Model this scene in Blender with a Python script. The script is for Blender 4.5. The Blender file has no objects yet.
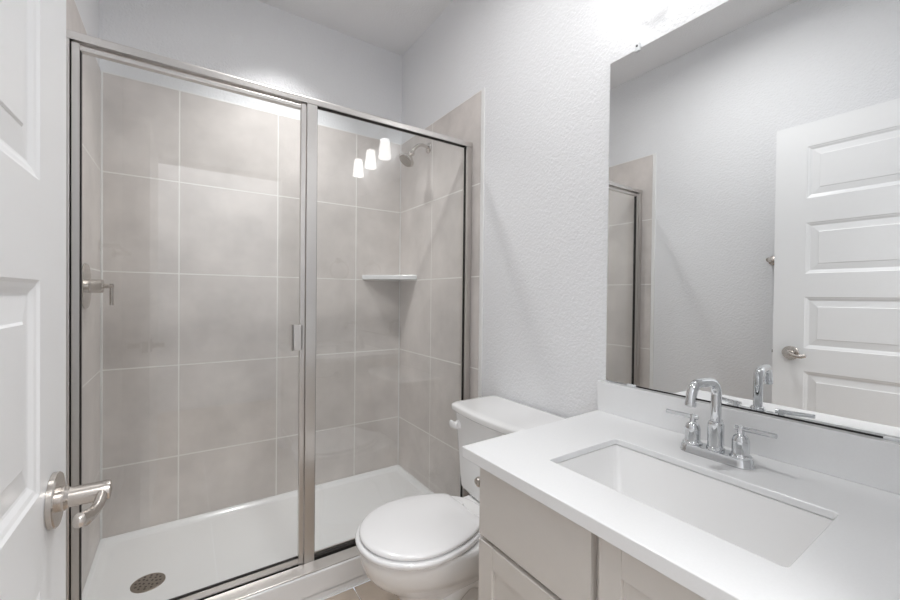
import bpy, bmesh, math, random
from mathutils import Vector, Matrix, Euler
PI = math.pi
scene = bpy.context.scene
C = scene.collection

# ------------------------------------------------------------------ camera
H = 1.1883
cam_d = bpy.data.cameras.new('camera')
cam_d.sensor_fit = 'HORIZONTAL'; cam_d.sensor_width = 36.0
cam_d.lens = 397.4984 / 900 * 36.0
cam_d.clip_start = 0.02
cam = bpy.data.objects.new('camera', cam_d); C.objects.link(cam)
YAW, PITCH, ROLL = 0.5906, -0.0099, 0.0104
def cam_axes():
    fw = Vector((math.sin(YAW), math.cos(YAW), 0)); rt = Vector((math.cos(YAW), -math.sin(YAW), 0)); up = Vector((0, 0, 1))
    c, s = math.cos(PITCH), math.sin(PITCH)
    fw, up = fw * c + up * s, up * c - fw * s
    c, s = math.cos(ROLL), math.sin(ROLL)
    rt, up = rt * c + up * s, up * c - rt * s
    return rt, up, fw
_r, _u, _f = cam_axes()
m = Matrix(((_r.x, _u.x, -_f.x, 0), (_r.y, _u.y, -_f.y, 0), (_r.z, _u.z, -_f.z, H), (0, 0, 0, 1)))
cam.matrix_world = m
scene.camera = cam

# ------------------------------------------------------------------ world, exposure
w = bpy.data.worlds.new('world'); scene.world = w; w.use_nodes = True
w.node_tree.nodes['Background'].inputs[0].default_value = (0.8, 0.88, 1.0, 1)
w.node_tree.nodes['Background'].inputs[1].default_value = 0.6
scene.view_settings.view_transform = 'Standard'
scene.view_settings.look = 'None'
scene.view_settings.gamma = 1.0
scene.view_settings.exposure = 0.62
scene.view_settings.use_curve_mapping = False
cy = scene.cycles
cy.use_denoising = True
cy.max_bounces = 14; cy.diffuse_bounces = 8; cy.glossy_bounces = 8; cy.transmission_bounces = 10; cy.transparent_max_bounces = 16
cy.sample_clamp_indirect = 6.0
cy.caustics_reflective = False; cy.caustics_refractive = False

# light strengths, some for added fill lamps, all built below
SHADE_EMIT = 5.0      # vanity glass shades
SHOWER_W = 3.6        # recessed light over the shower
ROOM_FILL_W = 6.8          # unseen fill lamp added over the bathroom floor
HALL_FILL_W = 18.0         # unseen fill panel added in the hallway behind the camera

# ------------------------------------------------------------------ room measures
XL, XR, YB = -0.3155, 1.2035, 2.4007
WL, WR = XL - 0.007, XR + 0.007         # painted walls
ZC = 2.79
YS = 0.0                                 # inner face of the wall with the doorway
TT = 2.193                               # top of the tile
G0, GS = 1.7421, 0.4558                  # first horizontal joint, spacing

# ------------------------------------------------------------------ materials
def srgb(r, g, b):
    f = lambda c: (c / 255 / 12.92) if c / 255 <= 0.04045 else ((c / 255 + 0.055) / 1.055) ** 2.4
    return (f(r), f(g), f(b), 1)
def mat(name, col, rough=0.5, metal=0.0, spec=0.5, coat=0.0, noise=None, bump=None, emit=None):
    """noise = (scale, amount, detail); bump = (scale, distance, detail)"""
    m = bpy.data.materials.new(name); m.use_nodes = True
    nt = m.node_tree; N = nt.nodes; L = nt.links
    b = N['Principled BSDF']
    b.inputs['Base Color'].default_value = col
    b.inputs['Roughness'].default_value = rough
    b.inputs['Metallic'].default_value = metal
    b.inputs['Specular IOR Level'].default_value = spec
    b.inputs['Coat Weight'].default_value = coat
    b.inputs['Coat Roughness'].default_value = 0.05
    tc = N.new('ShaderNodeTexCoord')
    if noise:
        n = N.new('ShaderNodeTexNoise'); n.inputs['Scale'].default_value = noise[0]; n.inputs['Detail'].default_value = noise[2]
        n.inputs['Roughness'].default_value = 0.6
        L.new(tc.outputs['Object'], n.inputs['Vector'])
        mr = N.new('ShaderNodeMapRange'); mr.inputs['From Min'].default_value = 0.25; mr.inputs['From Max'].default_value = 0.75
        mr.inputs['To Min'].default_value = 1 - noise[1]; mr.inputs['To Max'].default_value = 1 + noise[1]
        L.new(n.outputs['Fac'], mr.inputs['Value'])
        vm = N.new('ShaderNodeVectorMath'); vm.operation = 'SCALE'; vm.inputs[0].default_value = col[:3]
        L.new(mr.outputs['Result'], vm.inputs['Scale']); L.new(vm.outputs['Vector'], b.inputs['Base Color'])
    if bump:
        n = N.new('ShaderNodeTexNoise'); n.inputs['Scale'].default_value = bump[0]; n.inputs['Detail'].default_value = bump[2]
        L.new(tc.outputs['Object'], n.inputs['Vector'])
        bp = N.new('ShaderNodeBump'); bp.inputs['Distance'].default_value = bump[1]; bp.inputs['Strength'].default_value = 1.0
        L.new(n.outputs['Fac'], bp.inputs['Height']); L.new(bp.outputs['Normal'], b.inputs['Normal'])
    if emit:
        b.inputs['Emission Color'].default_value = emit[0]; b.inputs['Emission Strength'].default_value = emit[1]
    return m
M = {}
M['wall'] = mat('painted textured wall', srgb(232, 233, 235), 0.6, spec=0.3, bump=(110, 0.0028, 2.5))
M['ceiling'] = mat('painted ceiling', srgb(232, 232, 233), 0.8, spec=0.2, bump=(110, 0.002, 2))
M['tile'] = mat('grey beige porcelain tile', srgb(212, 206, 202), 0.42, spec=0.4, noise=(4.5, 0.16, 10))
M['grout'] = mat('light grout', srgb(238, 236, 232), 0.8)
M['edge'] = mat('white edge trim', srgb(236, 236, 235), 0.4)
M['floor_tile'] = mat('tan floor tile', srgb(190, 176, 162), 0.35, noise=(6.0, 0.1, 8))
M['pan'] = mat('white acrylic', srgb(238, 239, 240), 0.22, coat=0.4)
M['porcelain'] = mat('white glazed porcelain', srgb(240, 240, 240), 0.08, coat=0.6)
M['seat'] = mat('white toilet seat plastic', srgb(238, 238, 239), 0.18, coat=0.3)
M['quartz'] = mat('white quartz', srgb(232, 233, 234), 0.16, noise=(260, 0.012, 2))
M['cabinet'] = mat('warm grey cabinet paint', srgb(211, 207, 202), 0.4, noise=(30, 0.01, 3))
M['cabinet_in'] = mat('dark cabinet gap', srgb(120, 112, 104), 0.6)
M['doorpaint'] = mat('white door paint', srgb(241, 242, 243), 0.35, bump=(40, 0.0002, 2))
M['chrome'] = mat('polished chrome', srgb(214, 216, 218), 0.03, metal=1.0)
M['nickel'] = mat('satin nickel', srgb(200, 194, 188), 0.24, metal=1.0)
M['frame'] = mat('brushed nickel frame', srgb(214, 211, 208), 0.3, metal=1.0)
M['nickel_dark'] = mat('brushed drain nickel', srgb(150, 142, 132), 0.35, metal=1.0, noise=(60, 0.1, 3))
M['black'] = mat('black rubber gasket', srgb(30, 26, 24), 0.6)
M['dark_hole'] = mat('drain hole', srgb(60, 52, 48), 0.8)
M['mirror'] = mat('silvered mirror', (0.9, 0.91, 0.91, 1), 0.0, metal=1.0)
M['mirror_edge'] = mat('polished glass edge', srgb(170, 180, 178), 0.1, metal=0.6)
M['clip'] = mat('clear plastic clip', srgb(225, 228, 230), 0.15, spec=0.6)
M['caulk'] = mat('white caulk', srgb(232, 232, 230), 0.5)
M['carpet'] = mat('hall floor', srgb(190, 178, 165), 0.6, noise=(10, 0.1, 5))
M['screw'] = mat('dark screw', srgb(70, 70, 72), 0.3, metal=1.0)
def emit_mat(name, col, strength):
    m = bpy.data.materials.new(name); m.use_nodes = True
    nt = m.node_tree; nt.nodes.clear()
    e = nt.nodes.new('ShaderNodeEmission'); o = nt.nodes.new('ShaderNodeOutputMaterial')
    e.inputs[0].default_value = col; e.inputs[1].default_value = strength
    nt.links.new(e.outputs[0], o.inputs[0]); return m
M['lit_shade'] = emit_mat('lit frosted glass', (1.0, 0.993, 0.985, 1), SHADE_EMIT)
M['lens'] = emit_mat('lit lens', (1.0, 0.985, 0.965, 1), 3.0)
def glass_mat():
    m = bpy.data.materials.new('clear thin glass'); m.use_nodes = True
    nt = m.node_tree; nt.nodes.clear(); N = nt.nodes; L = nt.links
    o = N.new('ShaderNodeOutputMaterial'); mx = N.new('ShaderNodeMixShader')
    t = N.new('ShaderNodeBsdfTransparent'); g = N.new('ShaderNodeBsdfGlossy')
    t.inputs[0].default_value = (0.985, 0.992, 0.99, 1); g.inputs['Roughness'].default_value = 0.0
    fr = N.new('ShaderNodeFresnel'); geo = N.new('ShaderNodeNewGeometry')
    mi = N.new('ShaderNodeMapRange'); mi.inputs['To Min'].default_value = 1.66; mi.inputs['To Max'].default_value = 1 / 1.66
    L.new(geo.outputs['Backfacing'], mi.inputs['Value']); L.new(mi.outputs['Result'], fr.inputs['IOR'])
    L.new(fr.outputs[0], mx.inputs[0]); L.new(t.outputs[0], mx.inputs[1]); L.new(g.outputs[0], mx.inputs[2])
    L.new(mx.outputs[0], o.inputs[0]); return m
M['glass'] = glass_mat()

# ------------------------------------------------------------------ mesh helpers (all in world coordinates)
def B(): return bmesh.new()
def box(bm, x0, x1, y0, y1, z0, z1, bev=0.0, seg=2, mi=0):
    t = bmesh.new()
    bmesh.ops.create_cube(t, size=1.0)
    for v in t.verts:
        v.co = Vector(((x0 + x1) / 2 + v.co.x * (x1 - x0), (y0 + y1) / 2 + v.co.y * (y1 - y0), (z0 + z1) / 2 + v.co.z * (z1 - z0)))
    if bev > 0:
        bmesh.ops.bevel(t, geom=list(t.edges), offset=bev, segments=seg, affect='EDGES', profile=0.5)
    merge(bm, t, mi)
def merge(bm, t, mi=0):
    mp = {}
    for v in t.verts: mp[v] = bm.verts.new(v.co)
    for f in t.faces:
        try:
            g = bm.faces.new([mp[v] for v in f.verts]); g.material_index = mi if mi else f.material_index; g.smooth = f.smooth
        except ValueError: pass
    t.free()
def frame_of(d):
    d = Vector(d).normalized()
    a = Vector((0, 0, 1)) if abs(d.z) < 0.9 else Vector((1, 0, 0))
    u = d.cross(a).normalized(); v = d.cross(u).normalized()
    return u, v, d
def lathe(bm, base, axis, prof, n=32, mi=0):
    """prof = [(radius, distance along axis)]"""
    u, v, d = frame_of(axis); base = Vector(base); rings = []
    for r, h in prof:
        if r < 1e-6: rings.append([bm.verts.new(base + d * h)])
        else: rings.append([bm.verts.new(base + d * h + (u * math.cos(2 * PI * k / n) + v * math.sin(2 * PI * k / n)) * r) for k in range(n)])
    for a, b in zip(rings, rings[1:]):
        for k in range(n):
            k2 = (k + 1) % n
            if len(a) == 1 and len(b) == 1: continue
            if len(a) == 1: f = bm.faces.new((a[0], b[k2], b[k]))
            elif len(b) == 1: f = bm.faces.new((a[k], a[k2], b[0]))
            else: f = bm.faces.new((a[k], a[k2], b[k2], b[k]))
            f.material_index = mi
    if len(rings[0]) > 1: bm.faces.new(rings[0][::-1]).material_index = mi
    if len(rings[-1]) > 1: bm.faces.new(rings[-1]).material_index = mi
def loft(bm, loops, cap=True, mi=0):
    rings = [[bm.verts.new(p) for p in lp] for lp in loops]; n = len(rings[0])
    for a, b in zip(rings, rings[1:]):
        for k in range(n):
            bm.faces.new((a[k], a[(k + 1) % n], b[(k + 1) % n], b[k])).material_index = mi
    if cap:
        bm.faces.new(rings[0][::-1]).material_index = mi; bm.faces.new(rings[-1]).material_index = mi
    return rings
def smooth_path(pts, n=6):
    P = [Vector(p) for p in pts]; out = []
    for i in range(len(P) - 1):
        p0 = P[max(i - 1, 0)]; p1 = P[i]; p2 = P[i + 1]; p3 = P[min(i + 2, len(P) - 1)]
        for k in range(n):
            t = k / n
            out.append(0.5 * ((2 * p1) + (p2 - p0) * t + (2 * p0 - 5 * p1 + 4 * p2 - p3) * t * t + (3 * p1 - p0 - 3 * p2 + p3) * t ** 3))
    out.append(P[-1]); return out
def tube(bm, pts, rad, n=20, mi=0, flat=None):
    """rad: number or list of (a, b) half axes per point; flat frame uses the given side vector"""
    P = [Vector(p) for p in pts]; loops = []
    pu = None
    for i, p in enumerate(P):
        d = (P[min(i + 1, len(P) - 1)] - P[max(i - 1, 0)]).normalized()
        if flat is not None:
            u = Vector(flat) - d * Vector(flat).dot(d); u.normalize()
        elif pu is None: u = frame_of(d)[0]
        else:
            u = pu - d * pu.dot(d); u.normalize()
        pu = u; v = d.cross(u).normalized()
        r = rad[i] if isinstance(rad, list) else rad
        a, b = r if isinstance(r, tuple) else (r, r)
        loops.append([p + u * (a * math.cos(2 * PI * k / n)) + v * (b * math.sin(2 * PI * k / n)) for k in range(n)])
    loft(bm, loops, True, mi)
def rrect(x0, x1, y0, y1, r, z, n=6):
    """rounded rectangle loop in the xy plane"""
    out = []
    for cx, cyy, a0 in ((x1 - r, y1 - r, 0), (x0 + r, y1 - r, PI / 2), (x0 + r, y0 + r, PI), (x1 - r, y0 + r, 3 * PI / 2)):
        for k in range(n + 1):
            a = a0 + PI / 2 * k / n
            out.append(Vector((cx + r * math.cos(a), cyy + r * math.sin(a), z)))
    return out
def obj(name, bm, mats, parent=None, origin=None, smooth=35, **props):
    bmesh.ops.recalc_face_normals(bm, faces=bm.faces)
    o_ = Vector(origin) if origin is not None else (Vector(parent['_o']) if parent is not None else None)
    if o_ is None:
        xs = [v.co for v in bm.verts]
        o_ = Vector(((min(c.x for c in xs) + max(c.x for c in xs)) / 2, (min(c.y for c in xs) + max(c.y for c in xs)) / 2, min(c.z for c in xs)))
    for v in bm.verts: v.co -= o_
    me = bpy.data.meshes.new(name); bm.to_mesh(me); bm.free()
    for mm in (mats if isinstance(mats, (list, tuple)) else [mats]): me.materials.append(mm)
    o = bpy.data.objects.new(name, me); C.objects.link(o)
    if smooth:
        me.polygons.foreach_set('use_smooth', [True] * len(me.polygons))
        me.set_sharp_from_angle(angle=math.radians(smooth))
    if smooth:
        wn = o.modifiers.new('weighted_normals', 'WEIGHTED_NORMAL'); wn.keep_sharp = True; wn.weight = 100
    if parent is not None:
        o.parent = parent; o.location = o_ - Vector(parent['_o'])
    else: o.location = o_
    o['_o'] = tuple(o_)
    for k, v in props.items(): o[k] = v
    return o
def thing(name, label, cat, loc, group=None, kind=None):
    o = bpy.data.objects.new(name, None); C.objects.link(o); o.location = loc; o['_o'] = tuple(loc)
    o.empty_display_size = 0.05
    if label: o['label'] = label
    if cat: o['category'] = cat
    if group: o['group'] = group
    if kind: o['kind'] = kind
    return o
def struct(name, bm, mats, parent=None, smooth=0, **k):
    if parent is None: k['kind'] = 'structure'
    return obj(name, bm, mats, parent, smooth=smooth, **k)

# ------------------------------------------------------------------ the room
T = 0.1
b = B(); box(b, WL - T, WR + T, YS - 0.12, 1.53, -0.03, -0.004)
fl = struct('floor', b, M['grout'])
b = B()   # tiles of the floor
x = 0.578 - 0.457 * 3
while x < WR:
    j = 0
    y = YS - 0.12 - (0.15 if int(round((x - 0.578) / 0.457)) % 2 else 0)
    while y < 1.55:
        x0, x1 = max(x + 0.002, WL), min(x + 0.455, WR); y0, y1 = max(y + 0.002, YS - 0.12), min(y + 0.912, 1.545)
        if x1 > x0 + 0.01 and y1 > y0 + 0.01: box(b, x0, x1, y0, y1, -0.0035, 0.0, 0.0008, 1)
        y += 0.914
    x += 0.457
struct('floor_tile', b, M['floor_tile'], fl)
b = B(); box(b, WL - T, WR + T, YS - 0.12, YB + 0.107, ZC, ZC + 0.05)
struct('ceiling', b, M['ceiling'])
b = B(); box(b, WL - T, WL, YS - 0.12, YB + 0.107, 0, ZC); wl = struct('wall_left', b, M['wall'])
b = B(); box(b, WR, WR + T, YS - 0.12, YB + 0.107, 0, ZC); wr = struct('wall_right', b, M['wall'])
b = B(); box(b, WL, WR, YB + 0.007, YB + 0.107, 0, ZC); wb = struct('wall_back', b, M['wall'])
DX0, DX1, DZ = -0.190, 0.62, 2.075            # doorway
b = B()
box(b, WL, DX0 - 0.02, YS - 0.12, YS, 0, ZC); box(b, DX1 + 0.02, WR, YS - 0.12, YS, 0, ZC); box(b, DX0 - 0.02, DX1 + 0.02, YS - 0.12, YS, DZ + 0.02, ZC)
wf = struct('wall_front', b, M['wall'])
b = B()
box(b, DX0 - 0.02, DX0, YS - 0.12, YS, 0, DZ); box(b, DX1, DX1 + 0.02, YS - 0.12, YS, 0, DZ); box(b, DX0 - 0.02, DX1 + 0.02, YS - 0.12, YS, DZ, DZ + 0.02)
struct('trim_1', b, M['doorpaint'])
b = B()
box(b, DX1 + 0.005, DX1 + 0.062, YS, YS + 0.012, 0, DZ + 0.062, 0.004, 2); box(b, DX0 - 0.062, DX0 - 0.005, YS, YS + 0.012, 0, DZ + 0.062, 0.004, 2)
box(b, DX0 - 0.005, DX1 + 0.005, YS, YS + 0.012, DZ + 0.005, DZ + 0.062, 0.004, 2)
struct('trim_2', b, M['doorpaint'])
b = B(); box(b, WL, WL + 0.012, YS + 0.013, 1.513, 0, 0.1, 0.004, 2); struct('baseboard_left', b, M['doorpaint'])
b = B(); box(b, WR - 0.012, WR, 0.8, 1.513, 0, 0.1, 0.004, 2); struct('baseboard_right', b, M['doorpaint'])

# hallway behind the camera
HY = -1.6
b = B(); box(b, -1.2, 2.2, HY, YS - 0.12, -0.03, 0.0); struct('floor_hall', b, M['carpet'])
b = B(); box(b, -1.2, 2.2, HY, YS - 0.12, ZC, ZC + 0.05); struct('ceiling_hall', b, M['ceiling'])
b = B(); box(b, -1.2, 2.2, HY - 0.1, HY, 0, ZC); struct('wall_hall', b, M['wall'])
b = B(); box(b, -1.3, -1.2, HY, YS - 0.12, 0, ZC); struct('wall_hall_left', b, M['wall'])
b = B(); box(b, 2.2, 2.3, HY, YS - 0.12, 0, ZC); struct('wall_hall_right', b, M['wall'])

# ------------------------------------------------------------------ wall tiles
def spans(lo, hi, cuts, g=0.0028):
    c = sorted([q for q in cuts if lo < q < hi]); e = [lo] + c + [hi]
    return [(e[i] + (g if i else 0), e[i + 1] - (g if i < len(e) - 2 else 0)) for i in range(len(e) - 1)]
zc = [G0 + GS * k for k in range(-5, 3)]
ZB = 0.05
def tilewall(parent, plane, lo, hi, cuts, z0=ZB):
    g = B(); t = B(); trim = B(); o = 0.006
    for (a0, a1) in spans(lo, hi, cuts):
        for (z_0, z_1) in spans(z0, TT, zc):
            if plane == 'back': box(t, a0, a1, YB, YB + o, z_0, z_1, 0.0008, 1)
            elif plane == 'right': box(t, XR, XR + o, a0, a1, z_0, z_1, 0.0008, 1)
            else: box(t, XL - o, XL, a0, a1, z_0, z_1, 0.0008, 1)
    if plane == 'back': box(g, lo, hi, YB + 0.0005, YB + 0.0068, z0, TT)
    elif plane == 'right': box(g, XR + 0.0005, XR + 0.0068, lo, hi, z0, TT)
    else: box(g, XL - 0.0068, XL - 0.0005, lo, hi, z0, TT)
    e = 0.024
    if plane == 'right':
        box(trim, XR + 0.001, WR, lo - e, lo, 0.0, TT + 0.006, 0.002, 2); box(trim, XR + 0.0005, WR, lo, hi, TT, TT + 0.006, 0.001, 1)
    elif plane == 'left':
        box(trim, WL, XL - 0.001, lo - e, lo, 0.0, TT + 0.006, 0.002, 2); box(trim, WL, XL - 0.0005, lo, hi, TT, TT + 0.006, 0.001, 1)
    else: box(trim, lo, hi, YB + 0.0005, YB + 0.007, TT, TT + 0.006, 0.001, 1)
    struct('wall_grout', g, M['grout'], parent); struct('wall_tile', t, M['tile'], parent); struct('tile_edge_trim', trim, M['edge'], parent)
X1 = -0.0185
tilewall(wb, 'back', XL, XR, [X1 + 0.4572 * k for k in range(0, 4)])
tilewall(wr, 'right', 1.541, YB, [1.9965])
tilewall(wl, 'left', 1.535, YB, [1.9965])
b = B()   # caulk bead in the two vertical corners
box(b, XR - 0.006, XR, YB - 0.006, YB, 0.055, TT, 0.001, 1); box(b, XL, XL + 0.008, YB - 0.006, YB, 0.055, TT, 0.001, 1)
struct('trim_3', b, M['caulk'])

# ------------------------------------------------------------------ shower pan
pan_t = thing('shower_pan', 'wide white acrylic shower pan with a raised front curb', 'shower pan', (0.444, 1.97, 0))
b = B()
CY0, CY1, CZ = 1.550, 1.668, 0.113
yb = YB - 0.002
xa, xb = XL + 0.001, XR - 0.001
prof_out = [rrect(xa, xb, CY0, yb, 0.004, 0.0, 3)]
loft(b, [rrect(xa, xb, CY0, yb, 0.004, 0.0, 3), rrect(xa, xb, CY0, yb, 0.004, 0.03, 3)], cap=True)
# curb
def yzsweep(bm, prof, x0, x1):
    loops = [[Vector((x, p[0], p[1])) for p in prof] for x in (x0, x1)]
    loft(bm, loops, True)
cp = [(CY0, 0.028), (CY0, CZ - 0.006), (CY0 + 0.002, CZ - 0.002), (CY0 + 0.006, CZ), (CY1 - 0.006, CZ), (CY1, CZ - 0.004), (CY1 + 0.006, CZ - 0.02), (CY1 + 0.016, 0.05), (CY1 + 0.03, 0.034), (CY1 + 0.045, 0.028)]
yzsweep(b, cp, xa, xb)
# rim ledge and dished floor
inn = lambda d, r, z: rrect(xa + d, xb - d, CY1 + 0.01 + d * 0.4, yb - d, r, z, 5)
loops = [inn(0.0, 0.004, 0.029), inn(0.0, 0.004, 0.053), inn(0.012, 0.02, 0.053), inn(0.02, 0.03, 0.051), inn(0.032, 0.04, 0.040), inn(0.05, 0.05, 0.036)]
rings = loft(b, loops, cap=False)
# dish towards the drain
DR = Vector((-0.114, 1.972, 0.0305))
last = rings[-1]
prev = last
for f_, zz in ((0.5, 0.0345), (0.2, 0.0325), (0.07, 0.031)):
    ring = [b.verts.new(Vector((DR.x + (v.co.x - DR.x) * f_ / 1.0, DR.y + (v.co.y - DR.y) * f_ / 1.0, zz))) for v in last]
    n = len(ring)
    for k in range(n): b.faces.new((prev[k], prev[(k + 1) % n], ring[(k + 1) % n], ring[k]))
    prev = ring
b.faces.new(prev)
obj('basin', b, M['pan'], pan_t, smooth=50)
b = B()
lathe(b, (DR.x, DR.y, 0.031), (0, 0, 1), [(0.057, 0), (0.057, 0.0025), (0.054, 0.004), (0.0, 0.0045)], 48)
dr = obj('drain_cover', b, M['nickel_dark'], pan_t, label='brushed nickel round drain cover')
b = B()
for rr, nn in ((0.014, 4), (0.028, 8), (0.041, 12)):
    for k in range(nn):
        a = 2 * PI * k / nn + rr * 20
        lathe(b, (DR.x + rr * math.cos(a), DR.y + rr * math.sin(a), 0.0352), (0, 0, 1), [(0.0042, 0), (0.0042, 0.0006), (0, 0.0006)], 10)
obj('drain_hole', b, M['dark_hole'], dr, kind='stuff')

# ------------------------------------------------------------------ shower enclosure
enc = thing('shower_enclosure', 'brushed nickel framed glass shower enclosure with a hinged door', 'shower enclosure', (0.444, 1.62, CZ))
HZ0, HZ1 = 1.936, 1.963
FY0, FY1 = 1.606, 1.640
b = B()
hp = [(FY0, HZ0), (FY0, HZ1 - 0.008), (FY0 + 0.003, HZ1 - 0.002), (FY0 + 0.008, HZ1), (FY1 - 0.004, HZ1), (FY1, HZ1 - 0.004), (FY1, HZ0), (FY1 - 0.006, HZ0), (FY1 - 0.006, HZ0 + 0.006), (FY0 + 0.006, HZ0 + 0.006), (FY0 + 0.006, HZ0)]
yzsweep(b, hp, XL + 0.001, XR - 0.001)
hd = obj('header_rail', b, M['frame'], enc)
b = B(); box(b, 0.4395, 1.166, FY0 + 0.006, FY1 - 0.008, HZ0 - 0.002, HZ0 + 0.005); obj('header_gasket', b, M['black'], hd)
b = B()   # wall jamb right
box(b, 1.169, XR - 0.001, FY0, FY1, CZ + 0.001, HZ0 - 0.0005, 0.002, 2)
jr = obj('wall_jamb', b, M['frame'], enc)
b = B(); box(b, 1.1665, 1.169, FY0 + 0.008, FY1 - 0.012, CZ + 0.012, HZ0 - 0.004); obj('jamb_gasket', b, M['black'], jr)
b = B(); box(b, XL + 0.001, -0.2815, FY0, FY1, CZ + 0.001, HZ0 - 0.0005, 0.002, 2); obj('wall_jamb', b, M['frame'], enc)
b = B()   # centre post
box(b, 0.3985, 0.4375, FY0 + 0.001, FY1, CZ + 0.001, HZ0 - 0.0005, 0.0015, 2)
cpst = obj('centre_post', b, M['frame'], enc)
b = B(); box(b, 0.4375, 0.4395, FY0 + 0.006, FY1 - 0.006, CZ + 0.012, HZ0 - 0.004); obj('post_gasket', b, M['black'], cpst)
b = B()   # sill
sp = [(1.557, CZ + 0.0005), (1.557, CZ + 0.004), (1.561, CZ + 0.006), (1.598, CZ + 0.012), (1.606, CZ + 0.013), (1.606, CZ + 0.005), (1.648, CZ + 0.005), (1.648, CZ + 0.018), (1.656, CZ + 0.018), (1.656, CZ + 0.0005)]
yzsweep(b, sp, XL + 0.001, XR - 0.001)
sl = obj('sill', b, M['frame'], enc)
b = B(); box(b, 0.438, 1.168, 1.614, 1.634, CZ + 0.006, CZ + 0.020); obj('sill_gasket', b, M['black'], sl)
b = B(); box(b, 0.4378, 1.167, 1.622, 1.628, CZ + 0.016, HZ0 - 0.002)
obj('fixed_glass', b, M['glass'], enc, smooth=0)
# hinged door: glass with slim rails
dg = obj('glass_door', (lambda q: (box(q, -0.262, 0.388, 1.622, 1.628, CZ + 0.034, HZ0 - 0.022), q)[1])(B()), M['glass'], enc, smooth=0)
b = B()
box(b, -0.2785, -0.2600, 1.612, 1.636, CZ + 0.010, HZ0 - 0.004, 0.002, 2)
obj('hinge_stile', b, M['frame'], dg)
b = B(); box(b, -0.2600, -0.2575, 1.616, 1.633, CZ + 0.03, HZ0 - 0.018); box(b, -0.2815, -0.2785, 1.618, 1.634, CZ + 0.01, HZ0 - 0.002)
obj('stile_gasket', b, M['black'], dg)
b = B(); box(b, 0.378, 0.3955, 1.612, 1.636, CZ + 0.010, HZ0 - 0.004, 0.002, 2); obj('latch_stile', b, M['frame'], dg)
b = B(); box(b, -0.2600, 0.378, 1.613, 1.636, CZ + 0.014, CZ + 0.038, 0.002, 2); rl = obj('bottom_rail', b, M['frame'], dg)
b = B(); box(b, -0.2600, 0.378, 1.612, 1.632, CZ + 0.006, CZ + 0.0138); box(b, -0.2600, 0.378, 1.618, 1.630, CZ + 0.038, CZ + 0.0405); obj('rail_gasket', b, M['black'], rl)
b = B(); box(b, -0.2600, 0.378, 1.613, 1.636, HZ0 - 0.024, HZ0 - 0.010, 0.002, 2); obj('top_rail', b, M['frame'], dg)
b = B()   # small pull clip on the latch side
box(b, 0.346, 0.352, 1.590, 1.612, 0.972, 1.072, 0.002, 2); box(b, 0.346, 0.384, 1.590, 1.596, 0.972, 1.072, 0.002, 2); box(b, 0.376, 0.3835, 1.590, 1.613, 0.972, 1.072, 0.002, 2)
obj('pull_handle', b, M['frame'], dg, label='small bright metal pull handle')

# ------------------------------------------------------------------ shower fittings
sh = thing('shower_head', 'satin nickel shower head on a short curved arm high on the tiled wall', 'shower head', (XR, 2.035, 2.066))
b = B(); lathe(b, (XR - 0.0003, 2.035, 2.062), (-1, 0, 0), [(0.030, 0), (0.030, 0.003), (0.024, 0.008), (0.012, 0.012)], 32); obj('flange', b, M['nickel'], sh)
arm = smooth_path([(XR - 0.005, 2.035, 2.062), (XR - 0.045, 2.035, 2.070), (XR - 0.075, 2.035, 2.060), (XR - 0.100, 2.035, 2.034), (XR - 0.112, 2.035, 2.010)], 6)
b = B(); tube(b, arm, 0.0095, 16); obj('shower_arm', b, M['nickel'], sh)
hd_o = Vector((XR - 0.109, 2.035, 2.014)); ax = Vector((-0.62, 0.0, -0.78)).normalized()
b = B(); lathe(b, hd_o, ax, [(0.010, -0.004), (0.015, 0.002), (0.016, 0.012), (0.012, 0.018), (0.016, 0.026), (0.028, 0.042), (0.042, 0.054), (0.047, 0.060), (0.048, 0.070), (0.045, 0.074), (0.0, 0.074)], 40); hh = obj('spray_head', b, M['nickel'], sh)
b = B(); lathe(b, hd_o, ax, [(0.040, 0.0745), (0.040, 0.076), (0.0, 0.076)], 32)
fu, fv, fd = frame_of(ax)
for rr, nn in ((0.012, 6), (0.024, 12), (0.034, 18)):
    for k in range(nn):
        a = 2 * PI * k / nn
        lathe(b, hd_o + ax * 0.0758 + (fu * math.cos(a) + fv * math.sin(a)) * rr, ax, [(0.0016, 0), (0.0012, 0.002), (0, 0.002)], 6)
obj('nozzle_plate', b, M['nickel_dark'], hh)

va = thing('shower_valve', 'satin nickel round shower valve with an L shaped lever on the left tiles', 'shower valve', (XL, 2.055, 1.2125))
vc = (XL + 0.0003, 2.055, 1.2125)
b = B(); lathe(b, vc, (1, 0, 0), [(0.088, 0), (0.088, 0.003), (0.084, 0.007), (0.060, 0.010), (0.030, 0.012), (0.0, 0.012)], 48); obj('escutcheon', b, M['nickel'], va)
b = B(); lathe(b, vc, (1, 0, 0), [(0.026, 0.010), (0.026, 0.050), (0.023, 0.054), (0.0, 0.054)], 32); obj('valve_body', b, M['nickel'], va)
b = B(); lathe(b, vc, (1, 0, 0), [(0.0075, 0.05), (0.0075, 0.084), (0.006, 0.086), (0, 0.086)], 16)
tube(b, [(XL + 0.079, 2.055, 1.223), (XL + 0.079, 2.055, 1.138)], 0.0065, 16)
obj('lever', b, M['nickel'], va)

cs = B()
tri = [(0.937, YB - 0.001), (XR - 0.001, YB - 0.001), (XR - 0.001, 2.166)]
def triloop(z, d):
    c = Vector((sum(p[0] for p in tri) / 3, sum(p[1] for p in tri) / 3))
    return [Vector((p[0] + (c.x - p[0]) * d, p[1] + (c.y - p[1]) * d, z)) for p in tri]
loft(cs, [triloop(1.2885, 0.03), triloop(1.291, 0.0), triloop(1.313, 0.0), triloop(1.316, 0.03)], True)
co = obj('corner_shelf', cs, M['quartz'], smooth=0); co['label'] = 'pale triangular corner shelf set into the shower tiles'; co['category'] = 'shelf'

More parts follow.
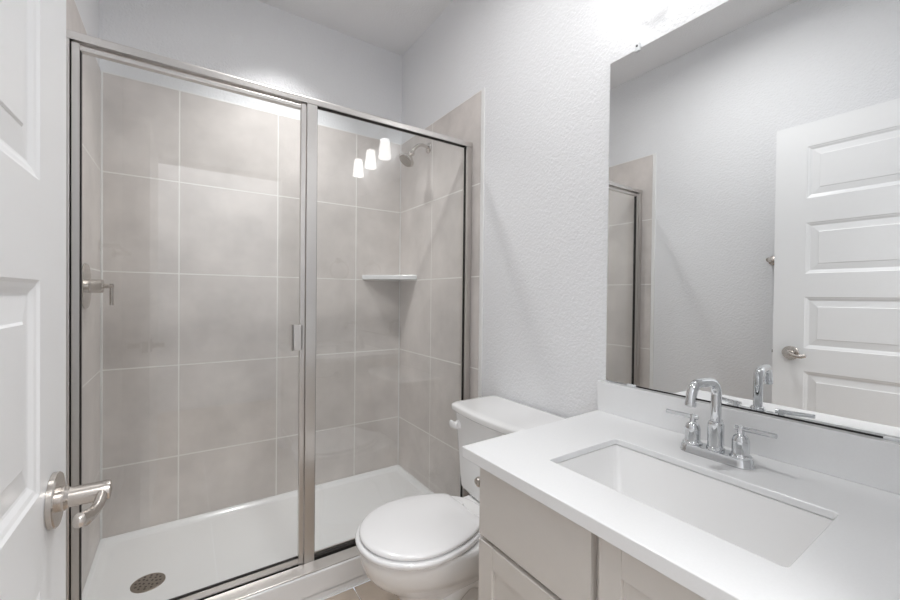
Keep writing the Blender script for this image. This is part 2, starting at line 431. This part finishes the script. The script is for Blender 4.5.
# ------------------------------------------------------------------ entry door leaf (stands open along the left wall)
FX, BX = -0.140, -0.175
DY0, DY1, DZ0, DZ1 = 0.018, 0.780, 0.012, 2.058
panels = [(0.215, 0.468), (0.582, 0.835), (0.949, 1.202), (1.318, 1.568), (1.688, 1.942)]
PY0, PY1 = DY0 + 0.115, 0.656
def door_face(bm, xf, sgn):
    """sgn +1: face looks to +x"""
    def P(y, z, d): return bm.verts.new((xf - sgn * d, y, z))
    def quad(a): bm.faces.new([P(*p) for p in a])
    quad([(DY0, DZ0, 0), (PY0, DZ0, 0), (PY0, DZ1, 0), (DY0, DZ1, 0)])
    quad([(PY1, DZ0, 0), (DY1, DZ0, 0), (DY1, DZ1, 0), (PY1, DZ1, 0)])
    e = DZ0
    for (a, c) in panels + [(DZ1, DZ1)]:
        quad([(PY0, e, 0), (PY1, e, 0), (PY1, a, 0), (PY0, a, 0)]); e = c
    for (a, c) in panels:
        rs = [(0, 0.0), (0.004, 0.0022), (0.009, 0.0035), (0.015, 0.0065), (0.018, 0.0072), (0.046, 0.0040), (0.049, 0.0022)]
        loops = [[(PY0 + i, a + i, d), (PY1 - i, a + i, d), (PY1 - i, c - i, d), (PY0 + i, c - i, d)] for i, d in rs]
        for l0, l1 in zip(loops, loops[1:]):
            for k in range(4): quad([l0[k], l0[(k + 1) % 4], l1[(k + 1) % 4], l1[k]])
        quad(loops[-1])
b = B(); door_face(b, FX, 1); door_face(b, BX, -1)
for (p, q) in (((DY0, DZ0), (DY1, DZ0)), ((DY1, DZ0), (DY1, DZ1)), ((DY1, DZ1), (DY0, DZ1)), ((DY0, DZ1), (DY0, DZ0))):
    b.faces.new([b.verts.new(c) for c in ((FX, *p), (FX, *q), (BX, *q), (BX, *p))])
bmesh.ops.remove_doubles(b, verts=b.verts, dist=1e-5)
dleaf = struct('door_1', b, M['doorpaint'], smooth=0, label='open white five panel door leaf with a satin nickel lever')
LZ, LY = 0.920, 0.706
def leverset(sgn, xf):
    b = B(); lathe(b, (xf + sgn * 0.0003, LY, LZ), (sgn, 0, 0), [(0.0345, 0), (0.0345, 0.0055), (0.033, 0.007), (0.0, 0.0078)], 40)
    r = obj('rosette', b, M['nickel'], dleaf)
    b = B()
    lathe(b, (xf + sgn * 0.007, LY, LZ), (sgn, 0, 0), [(0.0155, 0), (0.0155, 0.006), (0.0125, 0.010), (0.0125, 0.040), (0.0130, 0.046), (0.0120, 0.051), (0.0, 0.053)], 28)
    X = xf + sgn * 0.049
    path = smooth_path([(X, LY + 0.008, LZ), (X + sgn * 0.001, LY - 0.012, LZ - 0.003), (X - sgn * 0.001, LY - 0.029, LZ - 0.009), (X - sgn * 0.006, LY - 0.046, LZ - 0.011), (X - sgn * 0.011, LY - 0.061, LZ - 0.007), (X - sgn * 0.013, LY - 0.070, LZ - 0.004)], 6)
    n = len(path); rad = []
    for i in range(n):
        t = i / (n - 1); h = 0.0105 - 0.0035 * math.sin(PI * min(1, t * 1.4)) if t < 0.7 else 0.0085
        if i > n - 4: h *= (n - i) / 4.0
        rad.append((h, 0.0065 if i <= n - 4 else 0.0065 * (n - i) / 4.0))
    tube(b, path, rad, 18, flat=(0, 0, 1))
    obj('door_handle', b, M['nickel'], dleaf, label='satin nickel wave lever handle')
leverset(1, FX); leverset(-1, BX)
b = B(); box(b, -0.170, -0.145, DY1 - 0.0005, DY1 + 0.0012, LZ - 0.028, LZ + 0.028); box(b, -0.163, -0.152, DY1, DY1 + 0.009, LZ - 0.008, LZ + 0.008, 0.002, 2); obj('latch_plate', b, M['nickel'], dleaf)
for hz in (0.25, 1.05, 1.85):
    b = B(); lathe(b, (BX - 0.003, DY0 - 0.006, hz - 0.045), (0, 0, 1), [(0.006, 0), (0.006, 0.09), (0, 0.09)], 14); obj('hinge', b, M['nickel'], dleaf)

# towel bar on the wall behind the door
tb = thing('towel_bar', 'dark nickel towel bar end on the left wall, seen in the mirror beside the door', 'towel bar', (WL, 0.62, 1.405))
for yy in (0.838, 0.40):
    b = B(); lathe(b, (WL + 0.0003, yy, 1.405), (1, 0, 0), [(0.026, 0), (0.026, 0.004), (0.020, 0.009), (0.010, 0.014), (0.010, 0.055), (0.013, 0.060), (0.013, 0.074), (0.0, 0.078)], 24); obj('bracket', b, M['nickel'], tb)
b = B(); tube(b, [(WL + 0.067, 0.838, 1.405), (WL + 0.067, 0.40, 1.405)], 0.008, 16); obj('bar', b, M['nickel'], tb)

# towel ring on the wall with the doorway
tr = thing('towel_ring', 'satin nickel towel ring on the end wall above the countertop, seen only as a faint reflection in the shower glass', 'towel ring', (1.06, YS, 1.47))
tr['label'] = 'nickel towel ring on the end wall above the countertop, faintly reflected in glass'
b = B(); lathe(b, (1.06, YS + 0.0003, 1.47), (0, 1, 0), [(0.024, 0), (0.024, 0.004), (0.018, 0.008), (0.009, 0.012), (0.009, 0.04), (0.012, 0.044), (0.0, 0.048)], 24); obj('bracket', b, M['nickel'], tr)
b = B(); ringp = [(1.06 + 0.075 * math.sin(2 * PI * k / 40), YS + 0.038, 1.392 + 0.075 * math.cos(2 * PI * k / 40)) for k in range(41)]
tube(b, ringp, 0.0045, 10); obj('ring', b, M['nickel'], tr)

# ------------------------------------------------------------------ toilet
TY = 1.165
to = thing('toilet', 'white two piece toilet with its lid down, between the shower and the vanity', 'toilet', (0.8, TY, 0))
def egg(xf, xbk, hw, z, n=56, back=2.6, front=2.0, cxr=0.60, cy0=TY):
    """loop; xf front (small x), xbk back; widest at cxr of the length from the front"""
    cxx = xf + (xbk - xf) * cxr; out = []
    for k in range(n):
        a = 2 * PI * k / n; ca, sa = math.cos(a), math.sin(a)
        if ca >= 0: L_, e = xbk - cxx, back
        else: L_, e = cxx - xf, front
        r = (abs(ca) ** e + abs(sa) ** e) ** (-1 / e)
        out.append(Vector((cxx + L_ * r * ca, cy0 + hw * r * sa, z)))
    return out
b = B()
loft(b, [egg(0.60, 1.06, 0.107, 0.0, back=4), egg(0.598, 1.06, 0.109, 0.008, back=4), egg(0.605, 1.06, 0.102, 0.02, back=4), egg(0.613, 1.05, 0.093, 0.08, back=4),
         egg(0.612, 1.04, 0.090, 0.14, back=4), egg(0.596, 1.03, 0.098, 0.19, back=4), egg(0.555, 1.02, 0.124, 0.235, back=4), egg(0.506, 1.0, 0.156, 0.275, back=3.5),
         egg(0.480, 0.98, 0.173, 0.31, back=3), egg(0.466, 0.965, 0.181, 0.345, back=3), egg(0.462, 0.955, 0.184, 0.37, back=3), egg(0.464, 0.95, 0.182, 0.383, back=3), egg(0.472, 0.94, 0.174, 0.388, back=3)], True)
obj('bowl', b, M['porcelain'], to, smooth=60)
b = B()   # rear deck under the tank
def deck(hw, x0, x1, z, r=0.03): return rrect(x0, x1, TY - hw, TY + hw, r, z, 6)
loft(b, [deck(0.085, 0.90, 1.06, 0.05), deck(0.085, 0.90, 1.09, 0.20), deck(0.10, 0.88, 1.13, 0.27), deck(0.135, 0.86, 1.17, 0.325), deck(0.15, 0.85, 1.175, 0.345), deck(0.152, 0.85, 1.177, 0.36), deck(0.145, 0.86, 1.17, 0.366)], True)
obj('deck', b, M['porcelain'], to, smooth=60)
b = B()   # trapway bulge on each side
for s in (-1, 1):
    path = smooth_path([(0.72, TY + s * 0.075, 0.16), (0.80, TY + s * 0.085, 0.235), (0.89, TY + s * 0.088, 0.20), (0.93, TY + s * 0.088, 0.10), (0.97, TY + s * 0.085, 0.05)], 6)
    tube(b, path, [(0.03 + 0.012 * math.sin(PI * i / (len(path) - 1)),) * 2 for i in range(len(path))], 18)
obj('trapway', b, M['porcelain'], to, smooth=60)
for s in (-1, 1):
    b = B(); lathe(b, (0.86, TY + s * 0.112, 0.0), (0, 0, 1), [(0.016, 0), (0.016, 0.008), (0.011, 0.018), (0, 0.021)], 20); obj('bolt_cap', b, M['seat'], to)
ZS = 0.391
def seat_loop(z, d, xf, hw, xbk):
    cxx, L_ = 0.650, 0.262; out = []
    for k in range(72):
        a = 2 * PI * k / 72; ca, sa = math.cos(a), math.sin(a)
        x = cxx + (L_ - d if ca > 0 else cxx - xf - d) * ca; y = (hw - d) * sa
        if x > xbk - d: x = xbk - d
        elif x > xbk - d - 0.015: x = x - (x - (xbk - d - 0.015)) * 0.25
        out.append(Vector((x, TY + y, z)))
    return out
SH = lambda z, d: seat_loop(z, d, 0.452, 0.188, 0.868)
LD = lambda z, d: seat_loop(z, d, 0.461, 0.180, 0.858)
b = B()
outer = [SH(ZS + 0.001, 0.010), SH(ZS, 0.006), SH(ZS + 0.004, 0.001), SH(ZS + 0.012, 0.0), SH(ZS + 0.017, 0.003), SH(ZS + 0.018, 0.010)]
inner = [SH(ZS + 0.018, 0.055), SH(ZS + 0.014, 0.066), SH(ZS + 0.003, 0.068), SH(ZS + 0.001, 0.06)]
rings = loft(b, outer + inner, cap=False)
n = len(rings[0])
for k in range(n): b.faces.new((rings[-1][k], rings[-1][(k + 1) % n], rings[0][(k + 1) % n], rings[0][k]))
obj('seat', b, M['seat'], to, smooth=60)
b = B()
ZL = ZS + 0.0195
loft(b, [LD(ZL, 0.012), LD(ZL + 0.001, 0.007), LD(ZL + 0.006, 0.0035), LD(ZL + 0.011, 0.004), LD(ZL + 0.015, 0.009), LD(ZL + 0.018, 0.022), LD(ZL + 0.0205, 0.05), LD(ZL + 0.022, 0.09), LD(ZL + 0.0225, 0.14)], True)
obj('lid', b, M['seat'], to, smooth=60)
for s in (-1, 1):
    b = B(); box(b, 0.861, 0.885, TY + s * 0.062 - 0.020, TY + s * 0.062 + 0.020, 0.385, 0.407, 0.006, 3); obj('hinge_cover', b, M['seat'], to)
b = B()   # tank
def tk(hw, x0, x1, z, bow=0.012, r=0.028, n=6):
    lp = rrect(x0, x1, TY - hw, TY + hw, r, z, n); out = []
    # subdivide the long front side so it can bow
    m_ = len(lp)
    for i, p in enumerate(lp):
        out.append(p); q = lp[(i + 1) % m_]
        if (q - p).length > 0.1:
            for k in range(1, 8): out.append(p.lerp(q, k / 8))
    for p in out:
        if p.x < (x0 + x1) / 2: p.x -= bow * (1 - ((p.y - TY) / hw) ** 2)
    return out
loft(b, [tk(0.200, 1.000, 1.168, 0.368), tk(0.211, 0.988, 1.176, 0.374), tk(0.216, 0.982, 1.180, 0.39), tk(0.223, 0.973, 1.184, 0.52, 0.016), tk(0.231, 0.961, 1.186, 0.69, 0.02), tk(0.231, 0.961, 1.186, 0.704, 0.02)], True)
tank = obj('tank', b, M['porcelain'], to, smooth=50)
b = B()
loft(b, [tk(0.231, 0.962, 1.188, 0.7045, 0.02), tk(0.240, 0.952, 1.192, 0.706, 0.024), tk(0.244, 0.947, 1.194, 0.712, 0.024), tk(0.244, 0.947, 1.194, 0.727, 0.024), tk(0.241, 0.950, 1.192, 0.733, 0.024), tk(0.232, 0.960, 1.188, 0.7365, 0.023), tk(0.216, 0.978, 1.175, 0.738, 0.02)], True)
obj('tank_lid', b, M['porcelain'], to, smooth=50)
b = B()
lathe(b, (0.963, TY + 0.190, 0.652), (-1, 0, 0), [(0.019, 0), (0.019, 0.010), (0.014, 0.014), (0.013, 0.022), (0, 0.024)], 24)
tube(b, smooth_path([(0.942, TY + 0.175, 0.652), (0.939, TY + 0.193, 0.652), (0.940, TY + 0.21, 0.651), (0.943, TY + 0.225, 0.649)], 4), [(0.012 + 0.003 * min(1, i / 8), 0.008) for i in range(13)], 14, flat=(0, 0, 1))
obj('flush_lever', b, M['seat'], tank)
b = B()
tube(b, smooth_path([(WR - 0.02, TY + 0.14, 0.16), (WR - 0.05, TY + 0.15, 0.17), (WR - 0.06, TY + 0.16, 0.25), (WR - 0.075, TY + 0.15, 0.372)], 6), 0.005, 10)
hs = obj('supply_hose', b, M['chrome'], to)
b = B(); lathe(b, (WR - 0.0005, TY + 0.14, 0.16), (-1, 0, 0), [(0.028, 0), (0.026, 0.004), (0.01, 0.008), (0.01, 0.03), (0.0, 0.032)], 20); obj('shutoff_valve', b, M['chrome'], hs)

# ------------------------------------------------------------------ vanity cabinet
CTZ, CBZ = 0.802, 0.774
VX0, VX1, VY0, VY1 = 0.640, WR - 0.001, 0.003, 0.800
va_c = thing('vanity_cabinet', 'warm light grey vanity cabinet with a flat drawer and panelled doors', 'cabinet', (0.92, 0.40, 0))
b = B()
t_ = 0.018
box(b, VX0, VX1, VY1 - t_, VY1, 0.09, CBZ, 0.001, 1); box(b, VX0, VX1, VY0, VY0 + t_, 0.09, CBZ, 0.001, 1)
box(b, VX0, VX1, VY0 + t_, VY1 - t_, 0.09, 0.108); box(b, VX0 + 0.06, VX0 + 0.075, VY0, VY1, 0.0, 0.09)
box(b, VX1 - 0.006, VX1, VY0 + t_, VY1 - t_, 0.108, CBZ)
box(b, VX0 + 0.075, VX1, VY1 - t_, VY1, 0.0, 0.09)
obj('cabinet_body', b, M['cabinet'], va_c, smooth=0)
b = B()   # face frame
for (y0, y1) in ((VY1 - 0.04, VY1 - t_), (0.428, 0.462), (VY0 + t_, VY0 + 0.04)): box(b, VX0, VX0 + t_, y0, y1, 0.108, CBZ)
box(b, VX0, VX0 + t_, VY0 + 0.04, 0.428, CBZ - 0.02, CBZ); box(b, VX0, VX0 + t_, 0.462, VY1 - 0.04, CBZ - 0.02, CBZ); box(b, VX0, VX0 + t_, 0.462, VY1 - 0.04, 0.57, 0.61)
obj('face_frame', b, M['cabinet'], va_c, smooth=0)
FXX = 0.621
def shaker(bm, y0, y1, z0, z1, st=0.052, rt=0.052, dep=0.008):
    x0, x1 = FXX, VX0 - 0.0008
    box(bm, x0, x1, y0, y0 + st, z0, z1, 0.0012, 1); box(bm, x0, x1, y1 - st, y1, z0, z1, 0.0012, 1)
    box(bm, x0, x1, y0 + st, y1 - st, z0, z0 + rt, 0.0012, 1); box(bm, x0, x1, y0 + st, y1 - st, z1 - rt, z1, 0.0012, 1)
    box(bm, x0 + dep, x1, y0 + st - 0.001, y1 - st + 0.001, z0 + rt - 0.001, z1 - rt + 0.001)
b = B(); box(b, FXX, VX0 - 0.0008, 0.4545, 0.784, 0.592, 0.760, 0.0015, 2); obj('drawer', b, M['cabinet'], va_c)
b = B(); shaker(b, 0.4545, 0.784, 0.115, 0.580); obj('cabinet_door', b, M['cabinet'], va_c, smooth=0)
b = B(); shaker(b, 0.020, 0.4385, 0.115, 0.760, st=0.045, rt=0.052); obj('cabinet_door', b, M['cabinet'], va_c, smooth=0)

# countertop with an undermount cut-out
ct = B()
KX0, KX1, KY0, KY1 = 0.597, WR - 0.0008, 0.003, 0.826
SX0, SX1, SY0, SY1 = 0.722, 0.988, 0.200, 0.648
def bridge_ring(bm, z, up, zi):
    o_ = [Vector((KX1, 0.849, z)), Vector((KX0, 0.828, z)), Vector((KX0, KY0, z)), Vector((KX1, KY0, z))]
    i_ = rrect(SX0, SX1, SY0, SY1, 0.010, zi, 5)
    ov = [bm.verts.new(p) for p in o_]; iv = [bm.verts.new(p) for p in i_]
    q = len(iv) // 4
    for c in range(4):
        for k in range(q - 1): bm.faces.new((ov[c], iv[c * q + k], iv[c * q + k + 1]))
        a = iv[c * q + q - 1]; d_ = iv[((c + 1) * q) % len(iv)]
        bm.faces.new((ov[c], a, d_, ov[(c + 1) % 4]))
    return ov, iv
o1, i1 = bridge_ring(ct, CTZ, 1, CTZ); o2, i2 = bridge_ring(ct, CBZ, 0, 0.7865)
for a, c in ((o1, o2), (i1, i2)):
    for k in range(len(a)): ct.faces.new((a[k], a[(k + 1) % len(a)], c[(k + 1) % len(a)], c[k]))
cto = obj('countertop', ct, M['quartz'], smooth=35)
cto.modifiers.clear(); bv = cto.modifiers.new('edge', 'BEVEL'); bv.width = 0.002; bv.segments = 2; bv.limit_method = 'ANGLE'; bv.angle_limit = math.radians(50)
cto['label'] = 'white quartz countertop with a rectangular sink cut-out and a low backsplash'; cto['category'] = 'countertop'
b = B(); box(b, 1.1835, WR - 0.0008, 0.003, 0.849, CTZ + 0.0002, 0.902, 0.0015, 2); obj('backsplash', b, M['quartz'], cto)
sk = thing('sink', 'white rectangular undermount sink set below the countertop cut-out', 'sink', (0.855, 0.424, 0.63))
b = B()
e = 0.006
R_ = lambda d, z, r: rrect(SX0 - e + d, SX1 + e - d, SY0 - e + d, SY1 + e - d, r, z, 6)
loops = [R_(-0.0015, 0.7845, 0.014), R_(0.002, 0.7848, 0.012), R_(0.0045, 0.783, 0.012), R_(0.010, 0.74, 0.013), R_(0.022, 0.668, 0.018), R_(0.032, 0.650, 0.036), R_(0.05, 0.643, 0.04), R_(0.10, 0.639, 0.03)]
outs = [R_(-0.0015, 0.776, 0.014), R_(-0.001, 0.766, 0.015), R_(0.0, 0.70, 0.02), R_(0.012, 0.640, 0.04), R_(0.1, 0.626, 0.04)]
rings = loft(b, outs[::-1] + loops, cap=True)
obj('sink_basin', b, M['porcelain'], sk, smooth=60)
b = B(); lathe(b, (0.87, 0.424, 0.6392), (0, 0, 1), [(0.024, 0), (0.024, 0.002), (0.018, 0.004), (0.016, 0.0015), (0.016, 0.007), (0.013, 0.009), (0, 0.0095)], 32); obj('drain_stopper', b, M['chrome'], sk)

# ------------------------------------------------------------------ faucet
FXc, FYc = 1.077, 0.439
fa = thing('faucet', 'chrome two handle centerset faucet with a squared gooseneck spout behind the sink', 'faucet', (FXc, FYc, CTZ))
b = B()
cap = lambda hw, hl, z: rrect(FXc - hw, FXc + hw, FYc - hl, FYc + hl, hw * 0.98, z, 8)
loft(b, [cap(0.0265, 0.080, CTZ + 0.0004), cap(0.0265, 0.080, CTZ + 0.004), cap(0.0245, 0.078, CTZ + 0.007), cap(0.0245, 0.078, CTZ + 0.012), cap(0.0215, 0.075, CTZ + 0.019), cap(0.019, 0.072, CTZ + 0.021)], True)
obj('base_plate', b, M['chrome'], fa, smooth=50)
b = B(); lathe(b, (FXc, FYc, CTZ + 0.020), (0, 0, 1), [(0.0195, 0), (0.0195, 0.006), (0.0175, 0.008), (0.0175, 0.062), (0.0155, 0.067), (0.0125, 0.069)], 36)
up = [(FXc, FYc, CTZ + 0.085), (FXc, FYc, CTZ + 0.13), (FXc, FYc, CTZ + 0.160), (FXc - 0.006, FYc + 0.001, CTZ + 0.176), (FXc - 0.020, FYc + 0.002, CTZ + 0.185), (FXc - 0.050, FYc + 0.005, CTZ + 0.188), (FXc - 0.080, FYc + 0.008, CTZ + 0.187), (FXc - 0.094, FYc + 0.009, CTZ + 0.180), (FXc - 0.101, FYc + 0.010, CTZ + 0.165), (FXc - 0.105, FYc + 0.010, CTZ + 0.147)]
tube(b, smooth_path(up, 6), 0.0112, 24)
obj('spout', b, M['chrome'], fa, smooth=40)
b = B(); lathe(b, (FXc - 0.105, FYc + 0.010, CTZ + 0.1475), (-0.15, 0, -1), [(0.0118, 0), (0.0118, 0.007), (0.0105, 0.010), (0.0, 0.008)], 28); obj('aerator', b, M['chrome'], fa)
for s, tip in ((1, (-0.012, 0.060)), (-1, (-0.006, -0.068))):
    hy = FYc + s * 0.0525
    b = B()
    lathe(b, (FXc, hy, CTZ + 0.0195), (0, 0, 1), [(0.0225, 0), (0.0225, 0.004), (0.019, 0.006), (0.0175, 0.010), (0.0175, 0.038), (0.0145, 0.048), (0.0075, 0.054), (0.0065, 0.072), (0.0, 0.074)], 32)
    h = obj('handle_base', b, M['chrome'], fa, smooth=40)
    b = B(); zz = CTZ + 0.0845
    tube(b, [(FXc + 0.002, hy - s * 0.012, zz + 0.001), (FXc + tip[0], hy + tip[1], zz + 0.004)], 0.0056, 14)
    obj('handle_lever', b, M['chrome'], h)
b = B(); lathe(b, (FXc + 0.024, FYc, CTZ + 0.018), (0, 0, 1), [(0.003, 0), (0.003, 0.058), (0.0055, 0.060), (0.0055, 0.070), (0, 0.073)], 14); obj('lift_rod', b, M['chrome'], fa)

# ------------------------------------------------------------------ mirror
MY0, MY1, MZ0, MZ1 = 0.060, 0.831, 0.9070, 1.984
mi = thing('mirror', 'large frameless wall mirror above the backsplash', 'mirror', (WR, 0.44, MZ0))
b = B(); box(b, 1.2045, WR - 0.0005, MY0, MY1, MZ0, MZ1, 0.0); mg = obj('mirror_glass', b, [M['mirror_edge'], M['mirror']], mi, smooth=0)
for p in mg.data.polygons:
    if p.normal.x < -0.9: p.material_index = 1
for (yy, zz) in ((0.733, MZ1), (0.150, MZ1)):
    b = B(); box(b, 1.1995, WR - 0.0005, yy - 0.008, yy + 0.008, zz - 0.008, zz + 0.018, 0.003, 3)
    k = obj('mirror_clip', b, M['clip'], mi)
    b = B(); lathe(b, (1.1996, yy, zz + 0.009), (-1, 0, 0), [(0.0035, 0), (0.003, 0.0015), (0, 0.002)], 12); obj('screw', b, M['screw'], k)
b = B(); box(b, 1.2055, WR - 0.0005, 0.180, 0.722, 0.9025, MZ0 - 0.0002); obj('bottom_gap', b, M['black'], mi)
for (y0, y1) in ((0.722, 0.752), (0.150, 0.180)):
    b = B(); box(b, 1.2005, WR - 0.0005, y0, y1, 0.9025, MZ0 + 0.002, 0.001, 1); obj('mirror_clip', b, M['clip'], mi)

# ------------------------------------------------------------------ vanity light
vl = thing('vanity_light', 'three shade wall light above the mirror, seen reflected in the shower glass', 'wall light', (WR, 0.463, 2.30))
b = B(); box(b, WR - 0.020, WR - 0.0005, 0.385, 0.541, 2.285, 2.365, 0.004, 2); obj('backplate', b, M['nickel'], vl)
LX = 1.148; ZT = 2.262
b = B(); tube(b, [(LX, 0.17, 2.335), (LX, 0.756, 2.335)], 0.008, 14)
for yy in (0.415, 0.511): tube(b, [(WR - 0.018, yy, 2.335), (LX, yy, 2.335)], 0.006, 12)
obj('bar', b, M['nickel'], vl)
for yy in (0.213, 0.463, 0.711):
    b = B(); tube(b, [(LX, yy, 2.33), (LX, yy, ZT + 0.02)], 0.006, 12)
    lathe(b, (LX, yy, ZT + 0.001), (0, 0, 1), [(0.026, 0), (0.026, 0.012), (0.018, 0.03), (0.0, 0.032)], 24); hold = obj('socket_cup', b, M['nickel'], vl)
    b = B(); lathe(b, (LX, yy, ZT), (0, 0, -1), [(0.026, 0.0), (0.031, 0.006), (0.034, 0.03), (0.043, 0.130), (0.0405, 0.130), (0.0315, 0.03), (0.028, 0.008), (0.0, 0.006)], 32)
    sd = obj('glass_shade', b, M['lit_shade'], vl, smooth=50, label='lit frosted glass shade')

# ------------------------------------------------------------------ recessed shower light and added fill lamps
def can(x, y, W, r, label, size, spread):
    c = thing('recessed_light', label, 'ceiling light', (x, y, ZC), 'recessed ceiling lights')
    b = B(); lathe(b, (x, y, ZC - 0.0003), (0, 0, -1), [(r + 0.025, 0), (r + 0.025, 0.003), (r, 0.008), (r - 0.004, 0.004), (0, 0.004)], 36); obj('trim_ring', b, M['edge'], c)
    b = B(); lathe(b, (x, y, ZC - 0.0045), (0, 0, -1), [(r - 0.005, 0), (r - 0.005, 0.001), (0, 0.001)], 36); obj('lens', b, M['lens'], c)
    ld = bpy.data.lights.new('recessed_lamp', 'AREA'); ld.shape = 'DISK'; ld.size = size; ld.energy = W; ld.color = (1, 0.993, 0.985); ld.spread = math.radians(spread)
    lo = bpy.data.objects.new('recessed_lamp', ld); C.objects.link(lo); lo.parent = c; lo.location = (0, 0, -0.012)
can(0.444, 2.03, SHOWER_W, 0.065, 'round recessed ceiling light over the shower', 0.11, 95)
can(0.44, 0.95, ROOM_FILL_W, 0.065, 'round recessed fill light added in front of the vanity', 0.12, 170)  # added lamp with no known source, brightens the room
hp_ = thing('added_fill_panel', 'long flush white fill panel added on the hallway ceiling', 'ceiling light', (0.3, -0.85, ZC))  # added fill, brightens the bathroom through the doorway
b = B(); box(b, -0.40, 1.00, -1.20, -0.50, ZC - 0.025, ZC - 0.0003, 0.004, 2); obj('fill_panel_frame', b, M['edge'], hp_)
b = B(); box(b, -0.37, 0.97, -1.17, -0.53, ZC - 0.027, ZC - 0.0252); obj('fill_panel_diffuser', b, M['lens'], hp_, smooth=0)
ld = bpy.data.lights.new('fill_panel_lamp', 'AREA'); ld.shape = 'RECTANGLE'; ld.size = 1.34; ld.size_y = 0.64; ld.energy = HALL_FILL_W; ld.color = (1, 0.995, 0.99)
lo = bpy.data.objects.new('fill_panel_lamp', ld); C.objects.link(lo); lo.parent = hp_; lo.location = (0, 0, -0.032)

# ------------------------------------------------------------------ toilet paper holder on the side of the vanity
tp = thing('toilet_paper_holder', 'satin nickel toilet paper holder tip poking out beside the vanity cabinet', 'toilet paper holder', (0.80, VY1, 0.689))
b = B(); lathe(b, (0.80, VY1 - 0.0003, 0.689), (0, 1, 0), [(0.024, 0), (0.024, 0.004), (0.012, 0.009), (0.010, 0.045), (0.0, 0.048)], 24); obj('mounting_post', b, M['nickel'], tp)
b = B(); tube(b, [(0.80, VY1 + 0.038, 0.689), (0.668, VY1 + 0.038, 0.689)], 0.006, 14)
lathe(b, (0.672, VY1 + 0.038, 0.689), (-1, 0, 0), [(0.006, 0), (0.0125, 0.004), (0.0135, 0.011), (0.0105, 0.018), (0.0, 0.021)], 24); obj('roll_arm', b, M['nickel'], tp)

# caulk line where the curb meets the floor
b = B(); box(b, XL + 0.001, XR - 0.001, 1.5445, 1.5497, 0.0002, 0.006, 0.0015, 1); struct('trim_4', b, M['caulk'])
for o in bpy.data.objects:
    if '_o' in o: del o['_o']
